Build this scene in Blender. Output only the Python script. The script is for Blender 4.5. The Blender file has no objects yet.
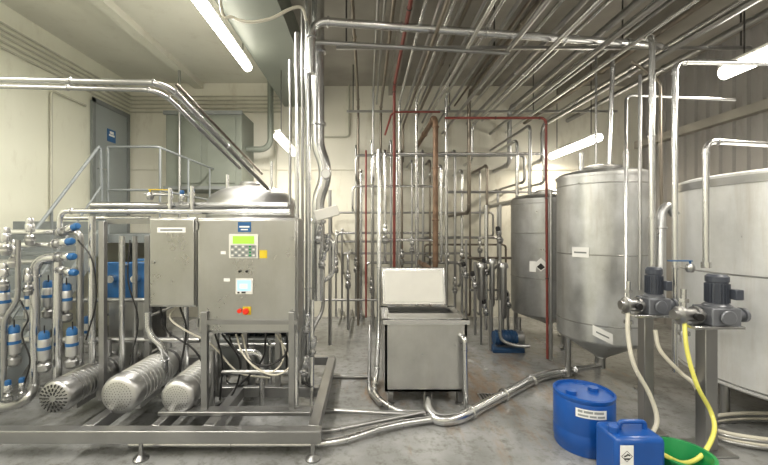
import bpy, bmesh, math, random
from mathutils import Vector, Matrix, Quaternion
random.seed(4)
F=370.0; CX=366.0; CY=230.0; H=1.55
def q(u,v,d): return Vector(((u-CX)*d/F, d, H-(v-CY)*d/F))
V=Vector
col=bpy.context.scene.collection
bpy.context.scene.view_settings.view_transform='Standard'
# ------------------------------------------------------------------ materials
MATS={}
def mat(name,c,metal=0.0,rough=0.5,var=0.12,scale=6.0,bump=0.0,c2=None,rv=0.12,stretch=None,spec=0.5,detail=6):
    if name in MATS: return MATS[name]
    m=bpy.data.materials.new(name); m.use_nodes=True; nt=m.node_tree; N=nt.nodes; L=nt.links
    b=N['Principled BSDF']; b.inputs['Metallic'].default_value=metal
    b.inputs['Specular IOR Level'].default_value=spec
    tc=N.new('ShaderNodeTexCoord'); mp=N.new('ShaderNodeMapping'); L.new(tc.outputs['Object'],mp.inputs[0])
    if stretch: mp.inputs['Scale'].default_value=stretch
    nz=N.new('ShaderNodeTexNoise'); nz.inputs['Scale'].default_value=scale; nz.inputs['Detail'].default_value=detail
    L.new(mp.outputs[0],nz.inputs['Vector'])
    cr=N.new('ShaderNodeValToRGB'); cr.color_ramp.elements[0].position=0.3; cr.color_ramp.elements[1].position=0.7
    d=c2 if c2 else tuple(max(0,x*(1-var*2)) for x in c)
    cr.color_ramp.elements[0].color=(*d,1); cr.color_ramp.elements[1].color=(*c,1)
    L.new(nz.outputs['Fac'],cr.inputs[0]); L.new(cr.outputs[0],b.inputs['Base Color'])
    mr=N.new('ShaderNodeMapRange'); mr.inputs[3].default_value=max(0.03,rough-rv); mr.inputs[4].default_value=min(1,rough+rv)
    L.new(nz.outputs['Fac'],mr.inputs[0]); L.new(mr.outputs[0],b.inputs['Roughness'])
    if bump>0:
        bp=N.new('ShaderNodeBump'); bp.inputs['Strength'].default_value=bump; bp.inputs['Distance'].default_value=0.02
        L.new(nz.outputs['Fac'],bp.inputs['Height']); L.new(bp.outputs[0],b.inputs['Normal'])
    MATS[name]=m; return m
def emis(name,c,s):
    m=bpy.data.materials.new(name); m.use_nodes=True; nt=m.node_tree; b=nt.nodes['Principled BSDF']
    b.inputs['Base Color'].default_value=(*c,1); b.inputs['Emission Color'].default_value=(*c,1); b.inputs['Emission Strength'].default_value=s
    return m
def tankmat(name,c,c2,stain,rough=.33,metal=.85,amt=.55):
    m=bpy.data.materials.new(name); m.use_nodes=True; nt=m.node_tree; N=nt.nodes; L=nt.links; b=N['Principled BSDF']; b.inputs['Metallic'].default_value=metal
    tc=N.new('ShaderNodeTexCoord')
    def nz(scale,st,det=8,ro=.6):
        mp=N.new('ShaderNodeMapping'); mp.inputs['Scale'].default_value=st; L.new(tc.outputs['Object'],mp.inputs[0])
        n=N.new('ShaderNodeTexNoise'); n.inputs['Scale'].default_value=scale; n.inputs['Detail'].default_value=det; n.inputs['Roughness'].default_value=ro; L.new(mp.outputs[0],n.inputs['Vector']); return n
    n1=nz(3.2,(1,1,.8),10,.7); r1=N.new('ShaderNodeValToRGB'); r1.color_ramp.elements[0].position=.36; r1.color_ramp.elements[1].position=.63; r1.color_ramp.elements[0].color=(*c2,1); r1.color_ramp.elements[1].color=(*c,1); L.new(n1.outputs['Fac'],r1.inputs[0])
    n2=nz(7,(1,1,.10),8,.65); r2=N.new('ShaderNodeValToRGB'); r2.color_ramp.elements[0].position=.52; r2.color_ramp.elements[1].position=.72; L.new(n2.outputs['Fac'],r2.inputs[0])
    k=N.new('ShaderNodeMath'); k.operation='MULTIPLY'; k.inputs[1].default_value=amt; L.new(r2.outputs[0],k.inputs[0])
    mx=N.new('ShaderNodeMixRGB'); mx.inputs[2].default_value=(*stain,1); L.new(r1.outputs[0],mx.inputs[1]); L.new(k.outputs[0],mx.inputs[0]); L.new(mx.outputs[0],b.inputs['Base Color'])
    mr=N.new('ShaderNodeMapRange'); mr.inputs[1].default_value=.3; mr.inputs[2].default_value=.7; mr.inputs[3].default_value=rough-.1; mr.inputs[4].default_value=rough+.14; L.new(n1.outputs['Fac'],mr.inputs[0]); L.new(mr.outputs[0],b.inputs['Roughness'])
    n3=nz(30,(1,1,.05),4); bp=N.new('ShaderNodeBump'); bp.inputs['Strength'].default_value=.06; bp.inputs['Distance'].default_value=.01; L.new(n3.outputs['Fac'],bp.inputs['Height']); L.new(bp.outputs[0],b.inputs['Normal'])
    return m
STEEL=mat('stainless',(.66,.665,.67),1,.26,.03,3,rv=.03)
STEELD=mat('stainless_dull',(.42,.42,.42),1,.33,.05,3,rv=.04)
MOTST=mat('matte_steel',(.60,.60,.60),1,.38,.05,6,rv=.04)
BRUSH=tankmat('stainless_brushed',(.47,.47,.46),(.42,.42,.41),(.36,.34,.30),.32,1.0,.2)
VATM=tankmat('vat_steel',(.55,.55,.54),(.46,.46,.45),(.36,.33,.28),.34,.95,.3)
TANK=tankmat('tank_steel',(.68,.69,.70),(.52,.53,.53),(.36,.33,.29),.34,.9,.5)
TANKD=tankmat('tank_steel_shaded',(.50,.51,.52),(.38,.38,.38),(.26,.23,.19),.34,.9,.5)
TANKP=tankmat('tank_pale',(.84,.85,.86),(.72,.73,.73),(.50,.45,.38),.36,.35,.45)
GREYP=mat('grey_paint',(.21,.225,.225),0,.5,.1)
STAIRP=mat('stair_paint',(.20,.22,.225),.1,.5,.1)
SKID=mat('skid_steel',(.36,.36,.36),.9,.36,.10,4)
DARK=mat('dark_iron',(.05,.05,.05),.4,.5)
BLACK=mat('black_plastic',(.012,.012,.013),0,.4)
BRONZE=mat('aged_pipe',(.25,.22,.185),.85,.34,.15,3,rv=.05)
RUST=mat('rusty_pipe',(.27,.17,.11),.4,.5,.25,10)
RED=mat('red_paint',(.22,.045,.035),0,.42,.12)
BLUE=mat('blue_paint',(.02,.115,.30),0,.38,.1)
NAVY=mat('dark_blue_paint',(.015,.06,.15),0,.42,.1)
DBLUE=mat('blue_plastic',(.008,.085,.37),0,.30,.1,4,rv=.05)
MOTOR=mat('motor_paint',(.075,.085,.11),.2,.42,.12)
CAST=mat('cast_grey',(.20,.21,.235),.5,.40,.12)
GREEN=mat('green_plastic',(.015,.28,.08),0,.35)
YEL=mat('yellow_plastic',(.75,.55,.03),0,.4)
HOSEY=mat('yellow_hose',(.78,.74,.16),0,.32,.08)
HOSEW=mat('white_hose',(.62,.59,.50),0,.42,.06)
CREAM=mat('cream_plastic',(.74,.73,.68),0,.45,.04)
CONDU=mat('conduit_paint',(.50,.49,.41),0,.45,.06)
WHITE=mat('white_label',(.84,.84,.82),0,.5,.02)
KEYG=mat('keypad_grey',(.30,.32,.31),0,.45,.04)
DUCT=mat('duct_paint',(.195,.215,.185),.1,.5,.08,3)
DOORM=mat('door_paint',(.31,.34,.34),0,.5,.06,2)
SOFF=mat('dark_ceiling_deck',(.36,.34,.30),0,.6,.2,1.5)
REDB=mat('red_button',(.75,.03,.01),0,.35,.03)
LCDG=emis('green_lcd',(.34,.62,.06),.45)
LCDB=emis('blue_screen',(.30,.55,.95),.75)
TUBE=emis('lamp_diffuser',(1,.94,.82),18)
def wallmat(name,c,c2,stain,sc=.8,amt=.35):
    m=bpy.data.materials.new(name); m.use_nodes=True; nt=m.node_tree; N=nt.nodes; L=nt.links; b=N['Principled BSDF']
    tc=N.new('ShaderNodeTexCoord')
    n1=N.new('ShaderNodeTexNoise'); n1.inputs['Scale'].default_value=sc; n1.inputs['Detail'].default_value=8
    mp=N.new('ShaderNodeMapping'); mp.inputs['Scale'].default_value=(1,1,.35); L.new(tc.outputs['Object'],mp.inputs[0]); L.new(mp.outputs[0],n1.inputs['Vector'])
    r1=N.new('ShaderNodeValToRGB'); r1.color_ramp.elements[0].position=.35; r1.color_ramp.elements[1].position=.65
    r1.color_ramp.elements[0].color=(*c2,1); r1.color_ramp.elements[1].color=(*c,1); L.new(n1.outputs['Fac'],r1.inputs[0])
    n2=N.new('ShaderNodeTexNoise'); n2.inputs['Scale'].default_value=5; n2.inputs['Detail'].default_value=10; n2.inputs['Roughness'].default_value=.7; L.new(mp.outputs[0],n2.inputs['Vector'])
    r2=N.new('ShaderNodeValToRGB'); r2.color_ramp.elements[0].position=.54; r2.color_ramp.elements[1].position=.74
    L.new(n2.outputs['Fac'],r2.inputs[0])
    mx=N.new('ShaderNodeMixRGB'); mx.inputs[2].default_value=(*stain,1); L.new(r1.outputs[0],mx.inputs[1])
    ml=N.new('ShaderNodeMath'); ml.operation='MULTIPLY'; ml.inputs[1].default_value=amt; L.new(r2.outputs[0],ml.inputs[0]); L.new(ml.outputs[0],mx.inputs[0])
    L.new(mx.outputs[0],b.inputs['Base Color']); b.inputs['Roughness'].default_value=.55
    bp=N.new('ShaderNodeBump'); bp.inputs['Strength'].default_value=.12; bp.inputs['Distance'].default_value=.02; L.new(n2.outputs['Fac'],bp.inputs['Height']); L.new(bp.outputs[0],b.inputs['Normal'])
    return m
WBACK=wallmat('wall_cream',(.78,.765,.68),(.66,.64,.55),(.38,.33,.24),amt=.5)
WLEFT=wallmat('wall_left_cream',(.77,.775,.66),(.68,.68,.565),(.42,.38,.28),amt=.35)
WCEIL=wallmat('ceiling_paint',(.71,.705,.62),(.61,.60,.52),(.40,.36,.26),amt=.3)
WRIGHT=wallmat('cladding_grey',(.31,.30,.29),(.24,.23,.22),(.14,.12,.10))
def floormat():
    m=bpy.data.materials.new('concrete_floor'); m.use_nodes=True; nt=m.node_tree; N=nt.nodes; L=nt.links; b=N['Principled BSDF']
    tc=N.new('ShaderNodeTexCoord')
    def noise(s,d,o=0,r=.6,st=(1,1,1),rot=0):
        mp=N.new('ShaderNodeMapping'); mp.inputs['Location'].default_value=(o,o*.7,0); mp.inputs['Scale'].default_value=st; mp.inputs['Rotation'].default_value=(0,0,rot); L.new(tc.outputs['Object'],mp.inputs[0])
        n=N.new('ShaderNodeTexNoise'); n.inputs['Scale'].default_value=s; n.inputs['Detail'].default_value=d; n.inputs['Roughness'].default_value=r; L.new(mp.outputs[0],n.inputs['Vector']); return n
    def ramp(n,a,bb,ca,cb):
        r=N.new('ShaderNodeValToRGB'); r.color_ramp.elements[0].position=a; r.color_ramp.elements[1].position=bb; r.color_ramp.elements[0].color=(*ca,1); r.color_ramp.elements[1].color=(*cb,1); L.new(n.outputs[0],r.inputs[0]); return r
    n1=noise(1.6,9); r1=ramp(n1,.32,.68,(.17,.175,.17),(.36,.365,.365))
    n2=noise(14,8,3,.75); r2=ramp(n2,.50,.70,(0,0,0),(1,1,1))
    mx=N.new('ShaderNodeMixRGB'); mx.inputs[2].default_value=(.10,.095,.08,1); L.new(r1.outputs[0],mx.inputs[1])
    k=N.new('ShaderNodeMath'); k.operation='MULTIPLY'; k.inputs[1].default_value=.75; L.new(r2.outputs[0],k.inputs[0]); L.new(k.outputs[0],mx.inputs[0])
    prev=mx
    for (cx,cy,rad0,rad1,off) in ((1.05,3.45,.1,1.9,9),(1.8,4.3,.1,1.6,5),(.2,3.6,.1,1.2,2)):
        sep=N.new('ShaderNodeVectorMath'); sep.operation='DISTANCE'; L.new(tc.outputs['Object'],sep.inputs[0]); sep.inputs[1].default_value=(cx-.35,cy-2.3,0.12)
        mr=N.new('ShaderNodeMapRange'); mr.inputs[1].default_value=rad0; mr.inputs[2].default_value=rad1; mr.inputs[3].default_value=.12; mr.inputs[4].default_value=-.12; L.new(sep.outputs['Value'],mr.inputs[0])
        n3=noise(4.6,10,off,.75,(1,.28,1),-.8); ad=N.new('ShaderNodeMath'); ad.operation='ADD'; L.new(n3.outputs['Fac'],ad.inputs[0]); L.new(mr.outputs[0],ad.inputs[1])
        r3=ramp(ad,.55,.74,(0,0,0),(1,1,1))
        mx2=N.new('ShaderNodeMixRGB'); mx2.inputs[2].default_value=(.27,.16,.075,1); L.new(prev.outputs[0],mx2.inputs[1])
        k2=N.new('ShaderNodeMath'); k2.operation='MULTIPLY'; k2.inputs[1].default_value=.7; L.new(r3.outputs[0],k2.inputs[0]); L.new(k2.outputs[0],mx2.inputs[0]); prev=mx2
    L.new(prev.outputs[0],b.inputs['Base Color'])
    r4=N.new('ShaderNodeMapRange'); r4.inputs[1].default_value=.3; r4.inputs[2].default_value=.7; r4.inputs[3].default_value=.06; r4.inputs[4].default_value=.30; L.new(n1.outputs['Fac'],r4.inputs[0]); L.new(r4.outputs[0],b.inputs['Roughness'])
    bp=N.new('ShaderNodeBump'); bp.inputs['Strength'].default_value=.10; bp.inputs['Distance'].default_value=.01; L.new(n2.outputs['Fac'],bp.inputs['Height']); L.new(bp.outputs[0],b.inputs['Normal'])
    return m
FLOOR=floormat()
# ------------------------------------------------------------------ mesh builder
class MB:
    def __init__(s): s.v=[]; s.f=[]
    def add(s,vs,fs):
        b=len(s.v); s.v+=[V(v) for v in vs]; s.f+=[tuple(b+i for i in f) for f in fs]; return s
    def bx(s,x0,x1,y0,y1,z0,z1):
        vs=[(x,y,z) for z in (z0,z1) for y in (y0,y1) for x in (x0,x1)]
        return s.add(vs,[(0,2,3,1),(4,5,7,6),(0,1,5,4),(2,6,7,3),(0,4,6,2),(1,3,7,5)])
    def obx(s,c,ax,ay,az):
        c=V(c);ax=V(ax);ay=V(ay);az=V(az)
        vs=[c+ax*i+ay*j+az*k for k in (-1,1) for j in (-1,1) for i in (-1,1)]
        return s.add(vs,[(0,2,3,1),(4,5,7,6),(0,1,5,4),(2,6,7,3),(0,4,6,2),(1,3,7,5)])
    def lathe(s,base,prof,axis=(0,0,1),n=32):
        base=V(base); qt=V(axis).normalized().to_track_quat('Z','Y'); vs=[];fs=[];rings=[]
        for r,z in prof:
            if r<1e-6: rings.append([len(vs)]); vs.append(base+qt@V((0,0,z)))
            else:
                rings.append(list(range(len(vs),len(vs)+n)))
                for i in range(n):
                    a=2*math.pi*i/n; vs.append(base+qt@V((r*math.cos(a),r*math.sin(a),z)))
        for A,B in zip(rings,rings[1:]):
            for i in range(n):
                j=(i+1)%n
                if len(A)==1 and len(B)==1: break
                if len(A)==1: fs.append((A[0],B[j],B[i]))
                elif len(B)==1: fs.append((A[i],A[j],B[0]))
                else: fs.append((A[i],A[j],B[j],B[i]))
        return s.add(vs,fs)
    def cyl(s,a,b,r,r2=None,n=16):
        a=V(a);b=V(b);d=b-a; r2=r if r2 is None else r2
        return s.lathe(a,[(0,0),(r,0),(r2,d.length),(0,d.length)],d,n)
    def sweep(s,pts,r,n=10,cap=True):
        pts=[V(p) for p in pts]; T=[]
        for i in range(len(pts)):
            a=pts[max(0,i-1)]; b=pts[min(len(pts)-1,i+1)]; T.append((b-a).normalized())
        nrm=T[0].orthogonal().normalized(); vs=[];fs=[]
        for i,p in enumerate(pts):
            if i>0:
                nrm=T[i-1].rotation_difference(T[i])@nrm; nrm=(nrm-T[i]*nrm.dot(T[i])).normalized()
            bn=T[i].cross(nrm)
            for k in range(n):
                a=2*math.pi*k/n; vs.append(p+nrm*math.cos(a)*r+bn*math.sin(a)*r)
        for i in range(len(pts)-1):
            for k in range(n):
                k2=(k+1)%n; fs.append((i*n+k,i*n+k2,(i+1)*n+k2,(i+1)*n+k))
        if cap: fs.append(tuple(range(n))[::-1]); fs.append(tuple((len(pts)-1)*n+k for k in range(n)))
        return s.add(vs,fs)
W={}
def mk(mb,name,m,parent=None,label=None,cat=None,kind=None,group=None,bevel=0,angle=35):
    if parent is None:
        xs=[v.x for v in mb.v]; ys=[v.y for v in mb.v]; zs=[v.z for v in mb.v]
        o=V(((min(xs)+max(xs))/2,(min(ys)+max(ys))/2,min(zs)))
    else: o=W[parent.name]
    me=bpy.data.meshes.new(name); me.from_pydata([v-o for v in mb.v],[],mb.f); me.update()
    bm=bmesh.new(); bm.from_mesh(me); bmesh.ops.recalc_face_normals(bm,faces=bm.faces); bm.to_mesh(me); bm.free()
    me.materials.append(m); me.shade_smooth(); me.set_sharp_from_angle(angle=math.radians(angle))
    ob=bpy.data.objects.new(name,me); col.objects.link(ob)
    if parent is None: ob.location=o
    else: ob.parent=parent
    W[ob.name]=o
    if bevel:
        b=ob.modifiers.new('b','BEVEL'); b.width=bevel; b.segments=2; b.limit_method='ANGLE'
    if label: ob['label']=label
    if cat: ob['category']=cat
    if kind: ob['kind']=kind
    if group: ob['group']=group
    return ob
def thing(name,label,cat,loc=(0,0,0),local=False,group=None):
    e=bpy.data.objects.new(name,None); e.empty_display_size=.05; col.objects.link(e); e.location=loc
    e['label']=label; e['category']=cat
    if group: e['group']=group
    W[e.name]=V((0,0,0)) if local else V(loc)
    return e
def copy_thing(o,loc,label=None):
    def rec(x,par):
        c=x.copy(); col.objects.link(c)
        if par is not None: c.parent=par
        for ch in list(x.children): rec(ch,c)
        return c
    n=rec(o,None); n.location=loc
    if label: n['label']=label
    return n
def fillet(pts,R):
    out=[pts[0]]
    for i in range(1,len(pts)-1):
        A,P,B=pts[i-1],pts[i],pts[i+1]; d1=A-P; d2=B-P
        if d1.length<1e-4 or d2.length<1e-4: continue
        t=min(R,.45*d1.length,.45*d2.length); a=P+d1.normalized()*t; b=P+d2.normalized()*t
        for k in range(9):
            s=k/8; cc=P*.8+(a+b)*.1
            out.append((1-s)**2*a+2*s*(1-s)*cc+s*s*b)
    out.append(pts[-1]); return out
def spline(pts,k=8):
    P=[pts[0]*2-pts[1]]+pts+[pts[-1]*2-pts[-2]]; out=[]
    for i in range(1,len(P)-2):
        for j in range(k):
            t=j/k; a,b,c,d=P[i-1],P[i],P[i+1],P[i+2]
            out.append(.5*((2*b)+(c-a)*t+(2*a-5*b+4*c-d)*t*t+(3*b-a-3*c+d)*t**3))
    out.append(pts[-1]); return out
LB={'stainless':'polished stainless steel process pipe with bends','stainless_dull':'dull stainless steel process pipe','aged_pipe':'aged brownish metal pipe of the overhead run','rusty_pipe':'thick rusty brown vertical riser pipe','red_paint':'red painted thin service pipe'}
def pipe(pts,r,m=STEEL,name='steel_pipe',label=None,R=None,cl=True,cat='pipe',group=None,gap=1.0,spl=False):
    pts=[V(p) for p in pts]
    for p in pts: p.z=max(p.z,r+.004)
    path=spline(pts) if spl else fillet(pts,R if R else max(.06,r*3.4))
    n=10 if r<.014 else (16 if r<.03 else 22)
    mb=MB().sweep(path,r,n)
    if label is None: label=LB.get(m.name,'long service pipe along the room')
    ob=mk(mb,name,m,None,label,cat,group=group,angle=60)
    if cl and not spl and r>=.015:
        for i in range(len(pts)-1):
            a,b=pts[i],pts[i+1]; L=(b-a).length; d=(b-a).normalized(); off=max(.06,r*3.4)+.02
            ss=[]
            if L>2.6*off:
                if i>0: ss.append(off)
                if i<len(pts)-2: ss.append(L-off)
            if L>1.2: ss+= [L*k/int(L/gap+1) for k in range(1,int(L/gap+1))]
            for s_ in ss:
                c=a+d*s_
                mk(MB().lathe(c-d*r*.3,[(r*1.01,0),(r*1.3,r*.1),(r*1.3,r*.5),(r*1.01,r*.6)],d,n),'pipe_clamp',m if m.name!='red_paint' else DARK,ob,angle=30)
    return ob
def hose(pts,r,m,label,name='hose',cat='hose'): return pipe(pts,r,m,name,label,cl=False,spl=True,cat=cat)
# ------------------------------------------------------------------ room shell
XL,XR,YB,YF,ZC=-4.2,4.9,6.6,-2.0,4.17
def struct(mb,name,m,**k): return mk(mb,name,m,kind='structure',**k)
struct(MB().bx(XL-.15,XR+.15,YF-.15,YB+.15,-.12,0),'floor',FLOOR)
struct(MB().bx(XL-.15,XR+.15,YB,YB+.15,0,ZC),'wall_back',WBACK)
struct(MB().bx(XL-.15,XL,YF,YB,0,ZC),'wall_left',WLEFT)
struct(MB().bx(XL-.15,XR+.15,YF-.15,YF,0,ZC),'wall_front',WBACK)
struct(MB().bx(XL-.15,XR+.15,YF-.15,YB+.15,ZC,ZC+.12),'ceiling',WCEIL)
y=YF; prof=[]
while y<YB-.001:
    prof+= [(XR+.03,y),(XR+.03,min(YB,y+.09)),(XR,min(YB,y+.11)),(XR,min(YB,y+.17))]; y+=.19
mb=MB(); prof=[(XR+.16,YF)]+prof+[(XR+.03,YB),(XR+.16,YB)]
vs=[];fs=[]; K=len(prof)
for (x,yy) in prof: vs+=[(x,yy,0),(x,yy,ZC)]
for i in range(K): j=(i+1)%K; fs.append((2*i,2*j,2*j+1,2*i+1))
mb.add(vs,fs); struct(mb,'wall_right',WRIGHT)
struct(MB().bx(-3.06,-2.9,YF,YB,ZC-.10,ZC),'trim_1',WCEIL)
struct(MB().bx(-1.45,-.85,YF,YB,ZC-.42,ZC),'trim_2',DUCT)
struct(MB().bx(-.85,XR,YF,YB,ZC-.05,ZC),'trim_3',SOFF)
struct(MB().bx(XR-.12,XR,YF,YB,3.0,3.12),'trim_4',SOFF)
struct(MB().bx(XL,XR-.12,YB-.03,YB,2.62,2.70),'trim_5',WBACK)
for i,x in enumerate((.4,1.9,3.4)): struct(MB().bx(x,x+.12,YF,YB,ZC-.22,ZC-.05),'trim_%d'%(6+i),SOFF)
D=struct(MB().bx(XL,XL+.05,5.63,6.45,1.5,3.53),'door_1',DOORM,bevel=.006)
mk(MB().bx(XL+.05,XL+.07,5.60,5.66,1.5,3.56).bx(XL+.05,XL+.07,6.42,6.48,1.5,3.56).bx(XL+.05,XL+.07,5.6,6.48,3.5,3.57),'door_frame',GREYP,D)
mk(MB().bx(XL+.05,XL+.06,5.93,6.12,2.98,3.18),'door_sign',BLUE,D)
mk(MB().bx(XL+.06,XL+.062,5.96,6.09,3.07,3.10).bx(XL+.06,XL+.062,5.98,6.07,3.11,3.15),'sign_print',WHITE,D)
mk(MB().cyl((XL+.05,5.72,2.5),(XL+.12,5.72,2.5),.012).cyl((XL+.12,5.72,2.5),(XL+.12,5.84,2.5),.01),'handle',STEEL,D)
# ------------------------------------------------------------------ lamps
def lamp(x,y0,y1,z,power,label='long fluorescent ceiling lamp with glowing white diffuser',c=(1,.955,.87)):
    L=y1-y0; e=thing('fluorescent_lamp',label,'lamp',(x,(y0+y1)/2,z),group='ceiling fluorescent lamps')
    mk(MB().bx(x-.04,x+.04,y0,y1,z+.045,z+.08),'housing',CREAM,e,bevel=.01)
    mk(MB().sweep([V((x,y0+.02,z)),V((x,y1-.02,z))],.055,14),'lamp_diffuser',TUBE,e)
    for yy in (y0+.2,y1-.2): mk(MB().cyl((x,yy,z+.08),(x,yy,ZC),.006,n=8),'hanger_rod',DARK,e)
    ld=bpy.data.lights.new('lamp_light','AREA'); ld.shape='RECTANGLE'; ld.size=.16; ld.size_y=L; ld.energy=power; ld.color=c
    lo=bpy.data.objects.new('lamp_light',ld); col.objects.link(lo); lo.parent=e; lo.location=(0,0,-.07)
lamp(-1.49,3.0,4.68,3.6,108)
lamp(-1.17,4.9,6.0,2.8,30,c=(1,.90,.72))
lamp(3.2,5.06,6.4,2.82,36,c=(1,.88,.68))
lamp(3.2,2.0,3.33,2.95,46,c=(1,.92,.78))
lamp(-1.49,-.5,1.2,3.6,98)  # unseen fill lamp behind the view, added to brighten the room
lamp(1.0,-1.2,.5,3.75,90)  # added camera-side fill, fixture never in view
lamp(3.2,-.8,.6,3.3,46)  # added fill lamp at the right rear, out of view
lamp(-3.4,.4,1.8,3.7,78)  # unseen lamp added beyond the left edge as fill
# ------------------------------------------------------------------ stair, landing
e=thing('steel_stair','grey steel staircase with broad treads and tube handrail','staircase',(-3.6,3.6,0))
for i in range(8):
    z=1.5*(i+1)/8; y=2.95+i*.168
    mk(MB().bx(-4.1,-3.1,y,y+.2,z-.035,z).bx(-4.1,-3.1,y+.17,y+.18,z-.02,z+.15),'tread',STAIRP,e)
for x in (-4.12,-3.08):
    mk(MB().obx((x,3.62,.74),(.02,0,0),(0,.69,.74),(0,-.05,.07)),'stringer',STAIRP,e)
hp=[V((-3.06,3.0,.1)),V((-3.06,3.0,1.05)),V((-3.06,4.26,2.53)),V((-3.06,4.3,1.5))]
mk(MB().sweep(fillet(hp,.06),.016,10).sweep([V((-3.06,3.0,.55)),V((-3.06,4.27,2.05))],.011,8).sweep([V((-3.06,3.6,.7)),V((-3.06,3.6,1.75))],.013,8),'handrail',STAIRP,e)
e=thing('stair_landing','grey steel landing platform with tubular guard rail','platform',(-3.2,5.6,0))
mk(MB().bx(-4.15,-2.4,4.32,6.55,1.40,1.5),'deck',STAIRP,e)
for x in (-4.05,-2.5):
    for y in (4.42,6.45): mk(MB().bx(x-.04,x+.04,y-.04,y+.04,0,1.40),'leg',STAIRP,e)
rl=MB()
for z in (2.02,2.53): rl.sweep(fillet([V((-3.04,4.36,z)),V((-2.45,4.36,z)),V((-2.45,6.5,z))],.05),.014,8)
for p in ((-3.04,4.36),(-2.45,4.4),(-2.45,5.1),(-2.45,5.8)): rl.sweep([V((*p,1.5)),V((*p,2.53))],.014,8)
mk(rl,'guard_rail',STAIRP,e)
for i,z in enumerate((3.92,3.85,3.78,3.71,3.64)):
    pipe([(-4.17,-1.9,z),(-4.17,6.565-i*.004,z),(-1.5,6.565-i*.004,z)],.014,CONDU,'wall_conduit','cream painted conduit running along the wall',cl=False,group='wall conduits')
pipe([(-4.17,4.9,0.1),(-4.17,4.9,3.4),(-4.17,5.5,3.4)],.016,CONDU,'wall_conduit','cream painted conduit running along the wall',cl=False,group='wall conduits')
pipe([(-1.6,6.56,.4),(-1.6,6.56,3.2),(-.3,6.56,3.2),(-.3,6.56,4.15)],.016,CONDU,'wall_conduit','cream painted conduit running along the wall',cl=False,group='wall conduits')
e=thing('duct_box','large grey green ventilation box on the cream wall','ventilation box',(-2.6,6.3,2.2))
mk(MB().bx(-3.22,-2.0,5.95,6.595,2.2,3.46),'body',DUCT,e,bevel=.01)
mk(MB().bx(-3.0,-2.65,5.93,5.95,2.3,3.36),'access_panel',DUCT,e,bevel=.006)
mk(MB().bx(-2.55,-2.1,5.93,5.95,2.3,3.36),'access_panel',DUCT,e,bevel=.006)
mk(MB().bx(-3.24,-1.98,5.91,5.95,3.40,3.46),'flange',GREYP,e); mk(MB().bx(-3.24,-1.98,5.91,5.95,2.2,2.25),'flange',GREYP,e)
pipe([(-2.95,5.85,1.52),(-2.95,5.85,4.16)],.02,STEELD)
pipe([(-2.0,6.2,2.9),(-1.6,6.2,2.9),(-1.6,6.2,4.17)],.05,DUCT,'vent_pipe','round grey ventilation pipe rising to ceiling',cl=False)
# ------------------------------------------------------------------ skid
e=thing('skid_frame','welded stainless base frame on adjustable feet','equipment frame',(-1.4,3.2,0)); SK=e
def bar(x0,x1,y0,y1,z0=.125,z1=.21): mk(MB().bx(x0,x1,y0,y1,z0,z1),'frame_beam',SKID,e,bevel=.006)
bar(-2.9,-.30,2.46,2.54); bar(-2.9,-.34,3.9,3.98); bar(-.40,-.32,2.54,3.9); bar(-1.12,-1.04,2.54,3.9); bar(-1.95,-1.87,2.54,3.9)
bar(-2.9,-.40,3.15,3.21); bar(-1.48,-1.42,2.54,3.9)
for (x,y) in ((-.36,2.5),(-1.52,2.5),(-2.75,2.5),(-.37,3.94),(-1.5,3.94),(-2.75,3.94),(-1.08,3.4)):
    mk(MB().cyl((x,y,.02),(x,y,.125),.014,n=10).lathe((x,y,0),[(0,0),(.05,0),(.05,.012),(.02,.035),(0,.035)],n=20),'levelling_foot',STEELD,e)
for (u,d,zt) in ((103,2.95,1.62),(205,2.72,.95),(292,2.72,.95),(216,3.1,1.6),(245,3.3,.98),(148,3.3,1.5),(278,3.2,.95)):
    x=(u-CX)*d/F; mk(MB().bx(x-.022,x+.022,d-.022,d+.022,.2,zt),'post',SKID,e,bevel=.003)
x0=(103-CX)*2.95/F
mk(MB().bx(x0,-.6,2.99,3.03,1.60,1.64),'top_rail',SKID,e)
mk(MB().bx(-1.2,-.5,2.70,2.74,.86,.89),'top_rail',SKID,e)
bar(-1.5,-.4,2.66,2.76,.21,.24)
# ------------------------------------------------------------------ cabinets
yc=2.75
def xx(u,d=yc): return (u-CX)*d/F
def zz(v,d=yc): return H-(v-CY)*d/F
e=thing('control_cabinet','brushed stainless control cabinet with screens and emergency stop','control cabinet',(xx(248),yc+.1,zz(333)))
mk(MB().bx(xx(197.5),xx(298),yc,yc+.22,zz(333),zz(218)),'body',BRUSH,e,bevel=.006)
dr=mk(MB().bx(xx(199.5),xx(296.5),yc-.022,yc,zz(331),zz(219.5)),'door',BRUSH,e,bevel=.008)
f=yc-.022
mk(MB().bx(xx(239),xx(252),f-.003,f,zz(232),zz(222)),'blue_label',BLUE,dr)
mk(MB().bx(xx(240.5),xx(250.5),f-.004,f-.003,zz(227.6),zz(226)).bx(xx(242),xx(249),f-.004,f-.003,zz(230.2),zz(229)),'label_print',WHITE,dr)
pn=mk(MB().bx(xx(230.5),xx(259.5),f-.012,f,zz(258),zz(234)),'operator_panel',CREAM,dr,bevel=.004)
mk(MB().bx(xx(234.5),xx(255.5),f-.014,f-.012,zz(243.5),zz(236)),'display',LCDG,pn)
mk(MB().bx(xx(232.3),xx(257.7),f-.013,f-.012,zz(257),zz(245)),'keypad',KEYG,pn)
for i in range(7):
    for j in range(4):
        u=233+i*3.5; v=245.5+j*2.9
        mk(MB().bx(xx(u),xx(u+2.2),f-.015,f-.013,zz(v+1.7),zz(v)),'key',(GREEN if (i==5) else CREAM if (i+j)%2 else GREYP),pn)
mk(MB().bx(xx(237),xx(254),f-.01,f,zz(293.5),zz(278)),'screen_frame',CREAM,dr,bevel=.003)
mk(MB().bx(xx(239),xx(252),f-.012,f-.01,zz(290),zz(279.8)),'screen',LCDB,dr)
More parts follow.
